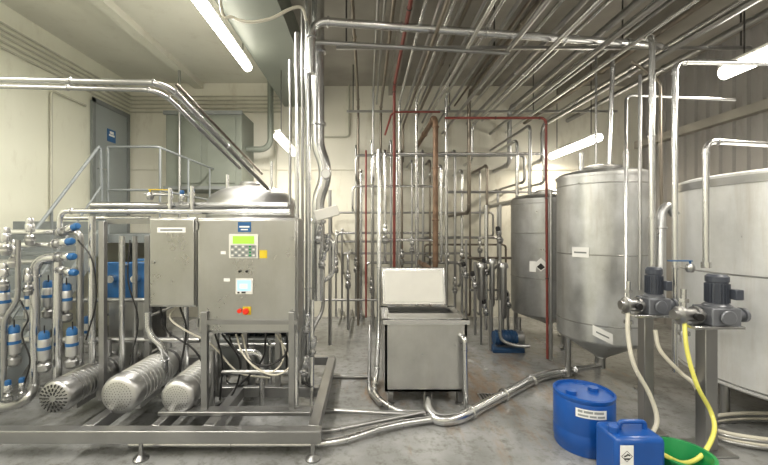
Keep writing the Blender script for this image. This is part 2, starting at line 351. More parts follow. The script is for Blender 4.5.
mk(MB().bx(xx(241),xx(249),f-.0125,f-.012,zz(288),zz(283)),'screen_image',WHITE,dr)
mk(MB().bx(xx(239),xx(241),f-.012,f-.01,zz(292.6),zz(291)),'screen_key',DARK,dr); mk(MB().bx(xx(243),xx(247),f-.012,f-.01,zz(292.6),zz(291)),'screen_key',DARK,dr)
for u,v in ((241,271),(248,271)): mk(MB().cyl((xx(u),f,zz(v)),(xx(u),f-.012,zz(v)),.009),'push_button',BLACK,dr)
mk(MB().cyl((xx(241),f,zz(310)),(xx(241),f-.02,zz(310)),.016,n=20),'push_button',REDB,dr)
mk(MB().bx(xx(244),xx(252),f-.006,f,zz(314),zz(306)),'emergency_stop_plate',YEL,dr)
mk(MB().lathe((xx(248),f-.006,zz(310)),[(0,0),(.012,0),(.012,.014),(.022,.014),(.024,.026),(.016,.034),(0,.035)],(0,-1,0),20),'emergency_stop',REDB,dr)
mk(MB().bx(xx(260.5),xx(268),f-.005,f,zz(258),zz(250)),'warning_label',YEL,dr)
mk(MB().bx(xx(222),xx(227),f-.003,f,zz(254),zz(251)),'small_label',WHITE,dr); mk(MB().bx(xx(225),xx(231),f-.003,f,zz(281),zz(278)),'small_label',WHITE,dr)
for v in (238,310): mk(MB().cyl((xx(292),f,zz(v)),(xx(292),f-.012,zz(v)),.014,n=14),'lock',STEELD,dr)
for v in (226,322): mk(MB().cyl((xx(199),f-.004,zz(v)-.03),(xx(199),f-.004,zz(v)+.03),.009,n=10),'hinge',STEELD,dr)
yc2=2.83
e=thing('junction_cabinet','narrow brushed stainless cabinet with white name strip','cabinet',(-1.42,2.95,zz(307,yc2)))
mk(MB().bx(xx(149.5,yc2),xx(196.5,yc2),yc2,yc2+.2,zz(307,yc2),zz(217.5,yc2)),'body',BRUSH,e,bevel=.006)
dr=mk(MB().bx(xx(151,yc2),xx(195.5,yc2),yc2-.02,yc2,zz(305.5,yc2),zz(219,yc2)),'door',BRUSH,e,bevel=.008)
mk(MB().bx(xx(159,yc2),xx(187,yc2),yc2-.024,yc2-.02,zz(232.5,yc2),zz(227.5,yc2)),'name_strip',WHITE,dr)
mk(MB().bx(xx(162,yc2),xx(184,yc2),yc2-.0255,yc2-.024,zz(230.8,yc2),zz(229.2,yc2)),'label_print',GREYP,dr)
mk(MB().cyl((xx(155,yc2),yc2-.02,zz(262,yc2)),(xx(155,yc2),yc2-.035,zz(262,yc2)),.012),'lock',STEELD,dr)
# ------------------------------------------------------------------ skid pump motors
def motor(x,y,z,r,L,label,m=MOTST,slots=False,rot=-.22,nb=9):
    e=thing('pump_motor',label,'pump',(x,y+L/2,.21),group='skid pump motors')
    mk(MB().lathe((x,y+.03,z),[(r*.97,0),(r*.98,.01),(r*.98,L*.80),(r*.9,L*.86),(r*.9,L-.03),(0,L-.03)],(0,1,0),48),'motor_shroud',m,e)
    mk(MB().lathe((x,y,z),[(0,-.02),(r*.65,-.015),(r*.88,-.004),(r*.98,.012),(r*1.04,.035),(r*1.04,.09),(r*.97,.09)],(0,1,0),48),'fan_cover',m,e,angle=60)
    hb=MB()
    if slots:
        for rr,nn in ((.3,10),(.52,16),(.74,22)):
            for k in range(nn):
                a=2*math.pi*k/nn; ca,sa=math.cos(a),math.sin(a)
                hb.obx((x+r*rr*ca,y-.016+(.006 if rr>.6 else 0),z+r*rr*sa),(ca*r*.085,0,sa*r*.085),(0,.006,0),(-sa*r*.03,0,ca*r*.03))
    else:
        for rr,nn in ((.14,6),(.28,12),(.42,18),(.56,24),(.70,30)):
            for k in range(nn):
                a=2*math.pi*k/nn; yb=y-.02+.005*rr/.65 if rr<.65 else y-.0135
                hb.cyl((x+r*rr*math.cos(a),yb+.008,z+r*rr*math.sin(a)),(x+r*rr*math.cos(a),yb-.0008,z+r*rr*math.sin(a)),r*.024,n=6)
    mk(hb,'ventilation_slots' if slots else 'ventilation_holes',DARK,e)
    for s in (-1,1): mk(MB().bx(x+s*r*.55-r*.15,x+s*r*.55+r*.15,y+.1,y+L*.6,.21,z-r*.5),'foot',m,e)
    mk(MB().lathe((x,y+L,z),[(0,0),(r*.8,0),(r*.8,.02),(r*1.0,.02),(r*1.0,.09),(0,.11)],(0,1,0),28),'pump_head',STEELD,e)
    mk(MB().cyl((x,y+L+.06,z+r*.9),(x,y+L+.06,z+r+.14),.025),'discharge_port',STEELD,e)
    for k in range(nb): mk(MB().lathe((x,y+.12+k*(L*.66/nb),z),[(r*.97,0),(r*1.02,.002),(r*1.02,.008),(r*.97,.01)],(0,1,0),48),'cooling_fin',m,e)
motor(xx(50,2.70)+.05,2.68,.335,.120,.50,'slotted fan cover stainless pump motor',STEELD,True)
motor(xx(111,2.70)+.07,2.68,.350,.138,.62,'matte finned steel pump motor on the frame')
motor(xx(170,2.70)+.06,2.68,.335,.122,.56,'matte finned steel pump motor beside the cabinet post')
# ------------------------------------------------------------------ valves
def valve(p,ax,s=1,label='pneumatic process valve with blue actuator head',head=BLUE,grp='blue headed valves'):
    p=V(p); ax=V(ax).normalized(); e=thing('process_valve',label,'valve',p,group=grp)
    def l(pr): return MB().lathe(p,[(r*s,z*s) for r,z in pr],ax,20)
    mk(l([(0,-.06),(.035,-.06),(.045,-.04),(.045,.04),(.03,.06),(.02,.06),(0,.06)]),'valve_body',STEELD,e)
    mk(l([(0,.05),(.018,.05),(.018,.09),(.042,.09),(.045,.10),(.045,.17),(.04,.18),(0,.18)]),'actuator',STEEL,e)
    mk(l([(0,.18),(.036,.18),(.038,.19),(.038,.225),(.03,.245),(0,.25)]),'valve_head',head,e)
    mk(l([(.046,-.01),(.055,-.01),(.055,.01),(.046,.01)]),'clamp_ring',STEEL,e)
    return e
def stack(p,h=.32,r=.042):
    p=V(p); e=thing('valve_stack','upright steel valve actuator with blue band and cap','valve',p,group='upright valve stacks')
    mk(MB().lathe(p,[(0,0),(r*.7,0),(r*1.1,.02),(r*1.1,.06),(r*.5,.08),(r*.5,.11),(0,.11)],n=22),'valve_body',STEELD,e)
    mk(MB().lathe(p,[(0,.10),(r*.95,.10),(r,.11),(r,h-.07),(r*.9,h-.06),(0,h-.06)],n=22),'actuator',MOTST,e)
    mk(MB().lathe(p,[(r,h*.55),(r*1.05,h*.55),(r*1.05,h*.55+.025),(r,h*.55+.025)],n=22),'blue_band',BLUE,e)
    mk(MB().lathe(p,[(0,h-.065),(r*.85,h-.065),(r*.88,h-.02),(r*.6,h),(0,h)],n=22),'valve_head',BLUE,e)
    mk(MB().cyl(p+V((r*.5,-r*.5,h-.01)),p+V((r*.5,-r*.5,h+.05)),.005,n=8),'air_fitting',BLACK,e)
for (u,v,d,t) in ((62,232,2.95,.3),(56,244,2.9,.15),(58,257,2.95,.05),(60,270,3.0,-.1)): valve(q(u,v,d),(1,-.3,t),.74)
for (u,v,d) in ((44,372,2.9),(72,368,2.9),(14,366,2.9),(30,330,3.05),(66,322,3.05),(4,325,2.95),(88,352,3.3),(48,318,3.15)): stack(q(u,v,d))
for (u,v,d) in ((8,398,2.8),(22,395,2.85)): valve(q(u,v,d),(0,0,1),.55,'small dosing valve with blue cap and yellow tag')
for (u,v,d) in ((6,250,2.8),(14,262,2.85),(4,285,2.85),(28,290,2.9),(30,240,2.9)): valve(q(u,v,d),(0,0,1),.7,'stainless valve with steel bonnet on the skid manifold',STEEL,'manifold bonnet valves')
for (u,v,d) in ((170,205,3.05),(192,203,3.05),(182,205,3.1)): valve(q(u,v,d),(0,0,1),.5,'small valve with blue head above the cabinet',grp='small valves on the header')
for (u,v,d) in ((385,240,4.9),(402,262,6.1),(423,285,6.0),(447,262,6.1),(412,250,5.9),(348,285,5.3),(480,250,6.2),(336,270,5.9),(356,270,6.2),(372,290,5.7),(393,285,5.7),(455,290,5.8),(462,262,6.0)): valve(q(u,v,d),(0,0,1),.85,'small stainless valve on the riser pipes',STEEL if u%2 else STEELD,'riser valves')
def lever(p,d,m=YEL,label='ball valve with yellow lever handle'):
    p=V(p); e=thing('ball_valve',label,'valve',p)
    mk(MB().lathe(p-V((0,0,.03)),[(0,0),(.02,0),(.03,.02),(.03,.04),(.02,.06),(0,.06)],n=16),'valve_body',STEELD,e)
    mk(MB().cyl(p,p+V((0,0,.05)),.006,n=8).obx(p+V((0,0,.052))+V(d)*.07,V(d)*.08,V((-d[1],d[0],0))*.012,(0,0,.004)),'lever_handle',m,e)
lever(q(150,196,3.0),(.98,.2,0)); lever(q(690,268,2.7),(-.98,.1,0),BLUE,'ball valve with blue lever handle'); lever(q(303,388,3.2),(.6,-.7,0),BLACK,'ball valve with black lever handle')
# ------------------------------------------------------------------ skid piping
def P(l,r,m=STEEL,**k): return pipe([q(*a) for a in l],r,m,**k)
P([(62,257,2.95),(35,259,2.95),(35,392,2.95)],.034)
P([(58,262,3.0),(57,384,3.0)],.034)
P([(66,232,3.1),(80,232,3.1),(80,350,3.1),(78,388,3.1)],.026,STEELD)
P([(-30,232,3.0),(55,232,3.0)],.022); P([(-30,245,2.95),(50,245,2.95)],.022); P([(-30,262,3.0),(50,262,3.0)],.02,STEELD)
P([(18,240,2.85),(18,300,2.85),(4,320,2.85),(4,400,2.85)],.018,STEELD)
P([(60,228,2.9),(60,211,2.9),(290,212,2.9)],.02); P([(92,205.5,3.1),(288,206,3.1)],.028,STEELD)
P([(64,218,3.2),(150,218,3.2)],.02); P([(92,216,3.05),(92,355,3.05),(92,388,3.05)],.026)
P([(122,236,3.2),(122,376,3.2)],.024,STEEL); P([(135,236,3.35),(135,366,3.35)],.02,STEELD)
P([(148,312,3.0),(148,335,3.0),(165,348,3.0),(165,376,3.1)],.026); P([(-20,300,3.25),(60,300,3.25),(150,300,3.3)],.02,STEELD)
P([(-10,340,3.3),(110,340,3.3),(200,340,3.3)],.025,STEELD); P([(186,305,3.1),(186,382,3.15)],.022)
P([(208,345,3.4),(290,345,3.4)],.02,STEELD); P([(225,300,3.5),(225,385,3.5),(260,385,3.5)],.018,STEEL)
P([(170,188,3.0),(170,212,3.0)],.015); P([(192,186,3.0),(192,212,3.0)],.015); P([(145,194,3.0),(172,195,3.0)],.012,STEELD)
P([(-20,405,2.85),(8,408,2.85),(30,398,2.85),(34,385,2.95)],.035,STEELD)
P([(212,350,3.0),(212,412,3.0)],.022,STEELD); P([(236,352,3.1),(262,352,3.1),(262,408,3.1)],.024); P([(252,345,3.3),(252,392,3.3)],.03,STEELD); P([(270,340,3.4),(270,390,3.4)],.02)
P([(222,372,2.95),(288,372,2.95)],.016,STEELD); P([(296,340,3.2),(296,408,3.0)],.02,STEEL)
for l,m in ((((20,300,2.9),(28,318,2.85),(22,335,2.85),(30,360,2.85),(24,385,2.85)),BLACK),(((78,240,3.0),(92,260,2.95),(96,300,2.95),(86,340,2.95)),BLACK),(((130,240,3.1),(128,280,3.05),(138,320,3.05),(130,365,3.0)),BLACK)):
    hose([q(*a) for a in l],.006,m,'thin flexible air hose on the valve manifold','air_hose','hose')
P([(-25,79,2.6),(166,83,2.6),(268,189,3.9)],.02,STEELD,R=.12); P([(-25,86,2.6),(160,90,2.62),(240,168,3.6)],.016,STEELD,R=.12)
P([(176,84,3.2),(262,174,4.3)],.014,BRONZE)
# central riser group
P([(297,33,3.15),(297,398,3.15)],.02); P([(308,-40,3.3),(308,398,3.3)],.026); P([(302.5,8,3.25),(302.5,395,3.25)],.014,STEELD)
P([(318,-45,3.5),(318,148,3.5),(325,164,3.5),(325,182,3.5),(318,198,3.5),(318,300,3.5)],.060,R=.11,label='wide stainless riser column reaching the ceiling')
P([(312,300,3.3),(312,405,3.1)],.02)
P([(322,235,3.6),(333,240,3.6),(333,275,3.6),(322,282,3.6)],.022); P([(323,225,3.6),(323,310,3.6),(312,330,3.5),(312,385,3.4)],.018,STEELD)
P([(330,190,4.4),(330,345,4.4)],.02,STEELD); P([(290,60,3.6),(290,205,3.6)],.014,STEELD)
pipe([(-.47,3.2,2.9),(-.47,3.2,3.36),(2.67,3.6,3.36),(2.9,3.65,3.36)],.036,STEEL)
pipe([(-.45,3.25,3.2),(1.35,3.5,3.22)],.018,STEELD)
e=thing('pressure_gauge','round white dial pressure gauge on the riser pipe','gauge',q(326,174,3.40))
g=q(326,174,3.40)
mk(MB().cyl(g+V((0,.04,0)),g-V((0,.02,0)),.045,n=24),'case',STEELD,e); mk(MB().cyl(g-V((0,.02,0)),g-V((0,.023,0)),.038,n=24),'dial',WHITE,e)
e=thing('terminal_box','small white terminal box tilted on bracket','electrical box',q(327,213,3.3))
c=q(327,213,3.3); mk(MB().obx(c,(.10,.02,.03),(0,.03,0),(-.012,0,.045)),'body',CREAM,e,bevel=.006); mk(MB().obx(c+V((-.09,.06,.0)),(.03,.0,0),(0,.08,0),(0,0,.015)),'bracket',STEELD,e)
for (u,v,d) in ((318,240,3.40),(322,265,3.42),(306,330,3.15),(312,352,3.1),(304,372,3.05),(326,248,3.6)): valve(q(u,v,d),(0.2,-.3,1),.6,'small stainless valve on the riser manifold',STEEL,'manifold valves')
hose([q(*a) for a in ((214,-104,2.9),(221,6,2.9),(232,17,2.9),(250,22,2.9),(272,18,2.9),(290,9,2.95),(302,8,3.0),(306,20,3.1))],.012,HOSEW,'cream cable sagging from ceiling to riser','cable','cable')
for l in (((236,334,2.85),(242,352,2.8),(256,368,2.75),(275,375,2.75),(290,366,2.8),(286,350,2.85),(276,334,2.88)),
          ((242,334,2.9),(250,360,2.85),(268,373,2.8),(283,360,2.85),(280,334,2.9)),
          ((176,307,2.95),(170,318,2.9),(185,330,2.9),(212,345,2.95),(238,372,3.0),(270,378,3.0))):
    hose([q(*a) for a in l],.007,HOSEW,'pale cable looping under control cabinet','cable','cable')
for l in (((215,334,2.9),(222,360,2.95),(220,400,3.0)),((160,307,2.95),(166,330,3.0),(196,352,3.0),(214,392,3.0)),((222,334,2.9),(240,362,3.0),(232,395,3.0),(205,412,2.95)),
          ((228,334,2.88),(236,350,2.85),(262,366,2.8),(284,356,2.82),(288,340,2.85)),((266,334,2.9),(262,360,2.95),(240,385,3.0)),((180,307,2.95),(186,330,2.95),(180,372,3.0))):
    hose([q(*a) for a in l],.008,BLACK,'black cable hanging under control cabinet','cable','cable')
e=thing('feed_pump','dark gearbox pump with stainless tubes behind cabinet','pump',(-1.0,3.55,.21))
mk(MB().bx(-1.35,-.75,3.4,3.75,.21,.55),'base',GREYP,e,bevel=.01); mk(MB().cyl((-1.35,3.55,.67),(-.7,3.55,.67),.12,n=24),'motor_shroud',MOTOR,e)
for k in range(8): mk(MB().lathe((-1.3+k*.05,3.55,.67),[(.12,0),(.135,0),(.135,.012),(.12,.012)],(1,0,0),24),'fin',MOTOR,e)
mk(MB().bx(-.75,-.55,3.45,3.65,.21,.82),'pump_head',STEELD,e,bevel=.02)
def vtank(name,label,x,y,r,z0,z1,dome,cone,m,n=48,legs=3,lz=0,bands=(),cat='tank'):
    e=thing(name,label,cat,(x,y,0))
    pr=[(0,z0-cone),(.05,z0-cone),(.05,z0-cone+.01),(r*.97,z0-.02),(r,z0),(r,z1)]
    mk(MB().lathe((x,y,0),pr,n=n),'shell',m,e,angle=25)
    mk(MB().lathe((x,y,0),[(r+.012,z1-.02),(r+.012,z1+.01),(r,z1+.012)]+[(r*math.cos(t_),z1+.012+dome*math.sin(t_)) for t_ in (.25,.5,.75,1.0,1.3)]+[(0,z1+.012+dome)],n=n),'domed_top',m,e,angle=40)
    for b in bands: mk(MB().lathe((x,y,0),[(r,b),(r+.004,b+.003),(r+.004,b+.010),(r,b+.013)],n=n),'weld_band',STEELD,e)
    for k in range(legs):
        a=2*math.pi*k/legs+.6+lz; lx=x+r*.86*math.cos(a); ly=y+r*.86*math.sin(a)
        mk(MB().cyl((lx,ly,.02),(lx,ly,z0+.05),.03,n=14).lathe((lx,ly,0),[(0,0),(.06,0),(.06,.015),(.03,.03),(0,.03)],n=18),'leg',STEELD,e)
    return e
x=(250-CX)*4.4/F
e=vtank('balance_vessel','stainless vessel with rounded dome behind cabinets',x,4.5,.52,.5,1.84,.24,.2,MOTST,bands=(1.7,1.2))
mk(MB().lathe((x,4.4,2.05),[(0,0),(.12,0),(.12,.05),(.09,.07),(0,.08)],n=28),'manway',STEELD,e); mk(MB().cyl((x-.25,4.35,1.98),(x-.25,4.35,2.2),.02),'nozzle',STEEL,e); mk(MB().cyl((x+.28,4.3,1.95),(x+.28,4.3,2.35),.015),'nozzle',STEEL,e)
e=thing('heat_exchanger','plate heat exchanger with blue painted upper plates','heat exchanger',(-2.2,3.65,.21))
mk(MB().bx(-2.42,-2.04,3.44,3.48,.90,1.25),'end_plate',BLUE,e,bevel=.01); mk(MB().bx(-2.42,-2.04,3.84,3.88,.90,1.25),'end_plate',BLUE,e,bevel=.01)
mk(MB().bx(-2.40,-2.06,3.445,3.475,.21,.90),'lower_plate',STEELD,e,bevel=.01)
for k in range(13): mk(MB().bx(-2.40,-2.06,3.50+k*.026,3.508+k*.026,.3,1.2),'plate',STEELD,e)
mk(MB().cyl((-2.23,3.38,1.22),(-2.23,3.88,1.22),.02),'carrying_bar',STEEL,e)
for z in (.4,.75,1.1):
    for x in (-2.44,-2.02): mk(MB().cyl((x,3.41,z),(x,3.9,z),.012,n=10),'tie_bolt',STEEL,e)
for x,z in ((-2.34,1.1),(-2.12,1.1),(-2.34,.4),(-2.12,.4)): mk(MB().cyl((x,3.44,z),(x,3.38,z),.035,n=20),'port',STEEL,e)
# ------------------------------------------------------------------ square vat
X0,X1,Y0,Y1,Z0,Z1=.167,.887,3.25,3.85,.13,.75
e=thing('rinse_vat','square stainless vat on short legs with raised lid','vat',((X0+X1)/2,3.55,0))
t=.02
mk(MB().bx(X0,X1,Y0,Y0+t,Z0,Z1).bx(X0,X1,Y1-t,Y1,Z0,Z1).bx(X0,X0+t,Y0,Y1,Z0,Z1).bx(X1-t,X1,Y0,Y1,Z0,Z1).bx(X0,X1,Y0,Y1,Z0,Z0+.02),'body',VATM,e)
mk(MB().bx(X0-.02,X1+.02,Y0-.02,Y0+.05,Z1-.025,Z1+.01).bx(X0-.02,X1+.02,Y1-.05,Y1+.02,Z1-.025,Z1+.01).bx(X0-.02,X0+.05,Y0,Y1,Z1-.025,Z1+.01).bx(X1-.05,X1+.02,Y0,Y1,Z1-.025,Z1+.01),'rim',STEEL,e)
mk(MB().bx(X0+t,X1-t,Y0+t,Y1-t,.5,.505),'liquid',mat('dark_water',(.04,.045,.04),0,.08,.1),e)
mk(MB().bx(X0+.03,X1-.03,Y0+.03,Y0+.22,Z1+.01,Z1+.02),'front_deck',VATM,e,bevel=.004)
for x in (X0+.05,X1-.05):
    for y in (Y0+.05,Y1-.05): mk(MB().bx(x-.025,x+.025,y-.025,y+.025,.03,Z0).lathe((x,y,0),[(0,0),(.04,0),(.04,.015),(.015,.03),(0,.03)],n=16),'leg',STEELD,e)
zt=1.13; lx0,lx1=X0+.0,X1-.05
ld=mk(MB().obx(((lx0+lx1)/2,Y1+.06,(Z1+zt)/2+.02),((lx1-lx0)/2,0,0),(0,.012,0),(0,.05,(zt-Z1)/2)),'lid',STEEL,e,bevel=.01)
mk(MB().obx(((lx0+lx1)/2,Y1+.06-.014,(Z1+zt)/2+.02),((lx1-lx0)/2-.03,0,0),(0,.004,0),(0,.043,(zt-Z1)/2-.03)),'lid_lining',CREAM,ld,bevel=.003)
for x in (lx0+.1,lx1-.1): mk(MB().cyl((x-.04,Y1+.02,Z1+.02),(x+.04,Y1+.02,Z1+.02),.014,n=12),'hinge',STEELD,ld)
pipe([(X1-.06,Y0-.0,.62),(X1-.04,Y0-.07,.62),(X1-.03,Y0-.07,.03)],.024,STEEL,'overflow_pipe','vertical overflow pipe on the vat front')
P([(379,150,4.3),(379,330,4.0),(376,380,3.7),(373,400,3.4),(396,414,3.08),(428,414,3.05)],.026,STEEL,R=.16)
P([(370,325,3.95),(369,392,3.5),(380,404,3.15)],.018,STEELD)
P([(130,444,2.62),(332,444,2.62),(390,425,2.85),(432,419,2.95)],.026,R=.15)
P([(318,410,3.12),(432,415,3.0)],.02,STEELD)
P([(225,431,2.8),(330,431,2.8),(424,412,3.0)],.018,STEELD)
P([(428,396,3.3),(428,410,3.05),(436,421,2.92),(458,421,2.94),(540,376,3.8),(572,371,3.95)],.044,STEEL,R=.14)
P([(332,378,3.85),(372,380,3.85)],.02,STEELD)
# ------------------------------------------------------------------ tanks
TX,TY,TR=2.48,3.9,.42
TA=vtank('process_tank','tall cylindrical stainless tank with conical bottom',TX,TY,TR,.46,2.1,.07,.25,TANK,n=64,bands=(.62,1.3,2.0),lz=.5)
mk(MB().lathe((TX-.03,TY-.05,2.13),[(0,.0),(.17,.0),(.17,.05),(.19,.05),(.19,.07),(.12,.09),(0,.095)],n=28),'manway',STEELD,TA)
for a,b,r_ in (((-.27,-.1,2.11),(-.27,-.1,2.34),.025),((.25,0,2.11),(.25,0,2.38),.02),((.1,-.25,2.11),(.1,-.25,2.32),.015)):
    mk(MB().cyl(V(a)+V((TX,TY,0)),V(b)+V((TX,TY,0)),r_),'nozzle',STEEL,TA)
def patch(cx,cy,r,a0,a1,z0,z1,n=8,t=.002,tilt=0):
    vs=[];fs=[]
    for i in range(n+1):
        a=a0+(a1-a0)*i/n
        for z in (z0,z1): vs.append((cx+(r+t)*math.cos(a),cy+(r+t)*math.sin(a),z+tilt*(i/n-.5)))
    for i in range(n): fs.append((2*i,2*i+2,2*i+3,2*i+1))
    return MB().add(vs,fs)
rad=math.radians
mk(patch(TX,TY,TR,rad(202),rad(224),1.28,1.38,t=.009),'name_label',WHITE,TA); mk(patch(TX,TY,TR,rad(205),rad(221),1.32,1.335,t=.0105),'label_print',GREYP,TA)
mk(patch(TX,TY,TR,rad(228),rad(250),.50,.60,t=.009,tilt=-.07),'hanging_tag',WHITE,TA); mk(patch(TX,TY,TR,rad(232),rad(246),.54,.555,t=.0105,tilt=-.045),'label_print',GREYP,TA)
mk(MB().cyl((TX,TY,.24),(TX,TY,.1),.04),'outlet_valve',STEELD,TA); mk(MB().cyl((TX,TY,.12),(TX-.33,TY-.1,.12),.03),'outlet_pipe',STEEL,TA)
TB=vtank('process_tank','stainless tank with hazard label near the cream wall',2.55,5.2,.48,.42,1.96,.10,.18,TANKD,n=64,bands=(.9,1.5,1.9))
mk(patch(2.55,5.2,.48,rad(218),rad(228),1.0,1.14,t=.009),'name_label',WHITE,TB)
c=V((2.55+.492*math.cos(rad(235)),5.2+.492*math.sin(rad(235)),1.1)); tx=V((-math.sin(rad(235)),math.cos(rad(235)),0)); nn=V((math.cos(rad(235)),math.sin(rad(235)),0))
mk(MB().add([c+tx*.09,c+V((0,0,.09)),c-tx*.09,c-V((0,0,.09))],[(0,1,2,3)]),'hazard_diamond',WHITE,TB)
mk(MB().add([c+nn*.003+tx*.05+V((0,0,-.03)),c+nn*.003+V((0,0,.02)),c+nn*.003-tx*.05+V((0,0,-.03)),c+nn*.003+V((0,0,-.07))],[(0,1,2,3)]),'hazard_mark',BLACK,TB)
mk(MB().lathe((2.5,5.1,2.0),[(0,0),(.16,0),(.16,.08),(.12,.1),(0,.1)],n=24),'manway',STEELD,TB); mk(MB().cyl((2.25,5.1,1.98),(2.25,5.1,2.25),.02),'nozzle',STEEL,TB)
TC=vtank('storage_tank','large pale stainless storage tank with wide body',3.75,3.0,.95,.34,1.97,.05,.15,TANKP,n=96,legs=5,bands=(.36,1.2))
mk(MB().lathe((3.75,3.0,1.9),[(.95,0),(.965,0),(.965,.06),(.95,.06)],n=96),'rim_band',STEELD,TC)
e=thing('transfer_pump','small dark blue electric pump on the floor','pump',(1.86,4.7,0))
o=V((1.80,4.75,0)); W[e.name]=V((1.86,4.7,0))
mk(MB().cyl(o+V((-.16,0,.17)),o+V((.12,0,.17)),.085,n=22),'motor_shroud',NAVY,e)
for k in range(6): mk(MB().lathe(o+V((-.13+k*.04,0,.17)),[(.085,0),(.1,0),(.1,.01),(.085,.01)],(1,0,0),22),'fin',NAVY,e)
mk(MB().cyl(o+V((.12,0,.17)),o+V((.20,0,.17)),.10,n=22),'pump_head',STEELD,e); mk(MB().cyl(o+V((.16,0,.25)),o+V((.16,0,.42)),.03),'discharge_port',STEELD,e)
mk(MB().bx(o.x-.2,o.x+.2,o.y-.1,o.y+.1,0,.06),'base',NAVY,e,bevel=.01)
P([(500,300,4.65),(500,340,4.6),(515,346,4.55),(530,346,4.5)],.02,STEELD); P([(490,300,4.55),(490,350,4.55)],.018,STEELD)
e=thing('filter_housing','row of stainless filter housings with flanged caps','filter',(1.6,5.0,0))
for i,(u,v0,v1) in enumerate(((481,262,300),(492,258,306),(503,262,318))):
    a=q(u,v0,5.0); b=q(u,v1,5.0); L=(a-b).length; rr=.05 if i!=1 else .035
    mk(MB().lathe(b,[(0,0),(rr*.8,.0),(rr,.03),(rr,L-.08),(rr+.02,L-.08),(rr+.02,L-.05),(rr,L-.01),(0,L)],n=20),'housing',STEELD,e)
    mk(MB().cyl((b.x,b.y,0),b,.015,n=10),'leg',STEELD,e)
P([(475,262,4.95),(475,335,4.95)],.02,STEELD); P([(462,258,5.3),(512,258,5.3)],.018,BRONZE); P([(470,290,5.2),(508,290,5.2),(508,335,5.2)],.018,STEELD)
P([(486,205,5.1),(486,330,5.1)],.022,STEEL); P([(500,205,5.15),(500,265,5.15),(480,275,5.1)],.02,STEELD); P([(466,240,5.2),(466,335,5.2)],.018,STEELD)
for (u,v,d) in ((475,285,4.93),(486,272,5.05),(500,240,5.1),(466,275,5.15),(486,312,5.05),(508,305,5.15)):
    valve(q(u,v,d),(-.3,-.3,1),.8,'dark compact valve beside the round tank',DARK,'tank valves')
# ------------------------------------------------------------------ overhead depth-running pipes
arr=[(352,2.05,5.9,.5,.02,BRONZE,0),(378,2.1,5.6,.4,.016,STEELD,0),(394,2.0,6.1,2.2,.02,BRONZE,1),(411,1.95,5.0,.35,.02,RED,0),(426,1.9,5.5,.5,.018,STEEL,0),
(441,1.92,5.9,2.4,.018,STEELD,2),(455,1.9,5.4,.6,.02,STEEL,0),(470,2.0,6.0,2.5,.022,BRONZE,2),(486,1.92,5.7,2.3,.016,STEELD,2),(503,2.0,5.5,.5,.022,STEEL,0),
(520,1.9,5.9,2.5,.018,STEELD,2),(540,1.95,5.3,1.8,.026,BRONZE,1),(562,2.0,6.1,2.7,.02,STEEL,2),(585,1.9,5.8,2.5,.026,STEELD,2),(610,1.95,5.6,2.4,.018,STEEL,2),
(640,1.92,5.9,2.6,.034,STEELD,1),(672,2.0,6.0,2.7,.022,STEELD,2),(705,1.92,5.7,2.4,.040,BRONZE,2),(742,1.95,6.1,2.6,.028,STEEL,2),(790,1.95,6.2,2.7,.036,STEELD,2)]
for u0,zr,r,m in ((385,2.25,.016,STEELD),(464,2.25,.016,STEELD),(530,2.22,.018,BRONZE),(598,2.2,.016,STEEL),(656,2.22,.018,STEEL)):
    arr.append((u0,zr,6.35,3.0,r,m,2))
for i,(u0,zr,r,m) in enumerate(((448,1.72,.018,BRONZE),(494,1.74,.02,STEEL),(548,1.72,.022,STEELD),(600,1.72,.024,STEEL),(662,1.72,.026,STEELD),(696,1.74,.022,STEEL),(755,1.72,.03,STEELD))):
    arr.append((u0,zr,6.1,2.7,r,m,1 if i%3==0 else 2))
for u0,zr,ye,zd,r,m,wall in arr:
    X=(u0-CX)*zr/230.0; z=H+zr
    if wall==2: pts=[(X,-1.99,z),(X,6.598,z)]
    else:
        pts=[(X,-1.99,z),(X,ye,z),(X,ye,zd if wall else .03)]
        if wall: pts.append((X,6.598,zd))
    pipe(pts,r,m,group='overhead pipe run',gap=2.2,R=.1)
for y in (3.75,5.75):
    e=thing('pipe_hanger','steel hanger rail carrying the overhead pipes','pipe hanger',(1.7,y,3.39),group='pipe hangers')
    mk(MB().bx(-.3,3.9,y-.015,y+.015,3.38,3.41),'rail',STEELD,e)
    for x in (-.2,1.3,2.6,3.8): mk(MB().cyl((x,y,3.41),(x,y,ZC),.008,n=8),'hanger_rod',DARK,e)
for (z,y,xa,xb,r,m) in ((2.68,5.6,-.15,2.4,.02,STEELD),(2.60,5.1,.1,2.45,.018,STEEL),(1.42,6.4,.9,2.3,.022,STEELD),(1.3,6.35,1.0,2.4,.018,BRONZE),(2.2,5.5,-.2,1.2,.016,STEEL),(1.35,6.45,-2.0,.6,.02,STEELD),(1.5,6.3,-.5,1.3,.022,STEEL),(1.15,6.35,-.4,1.8,.02,STEELD),(1.0,6.25,.0,1.6,.024,STEELD),(1.85,6.4,-.6,2.2,.018,STEELD)):
    pipe([(xa,6.598,z-.35),(xa,y,z-.35),(xa,y,z),(xb,y,z),(xb,y,z-.4),(xb,6.598,z-.4)],r,m,'header_pipe')
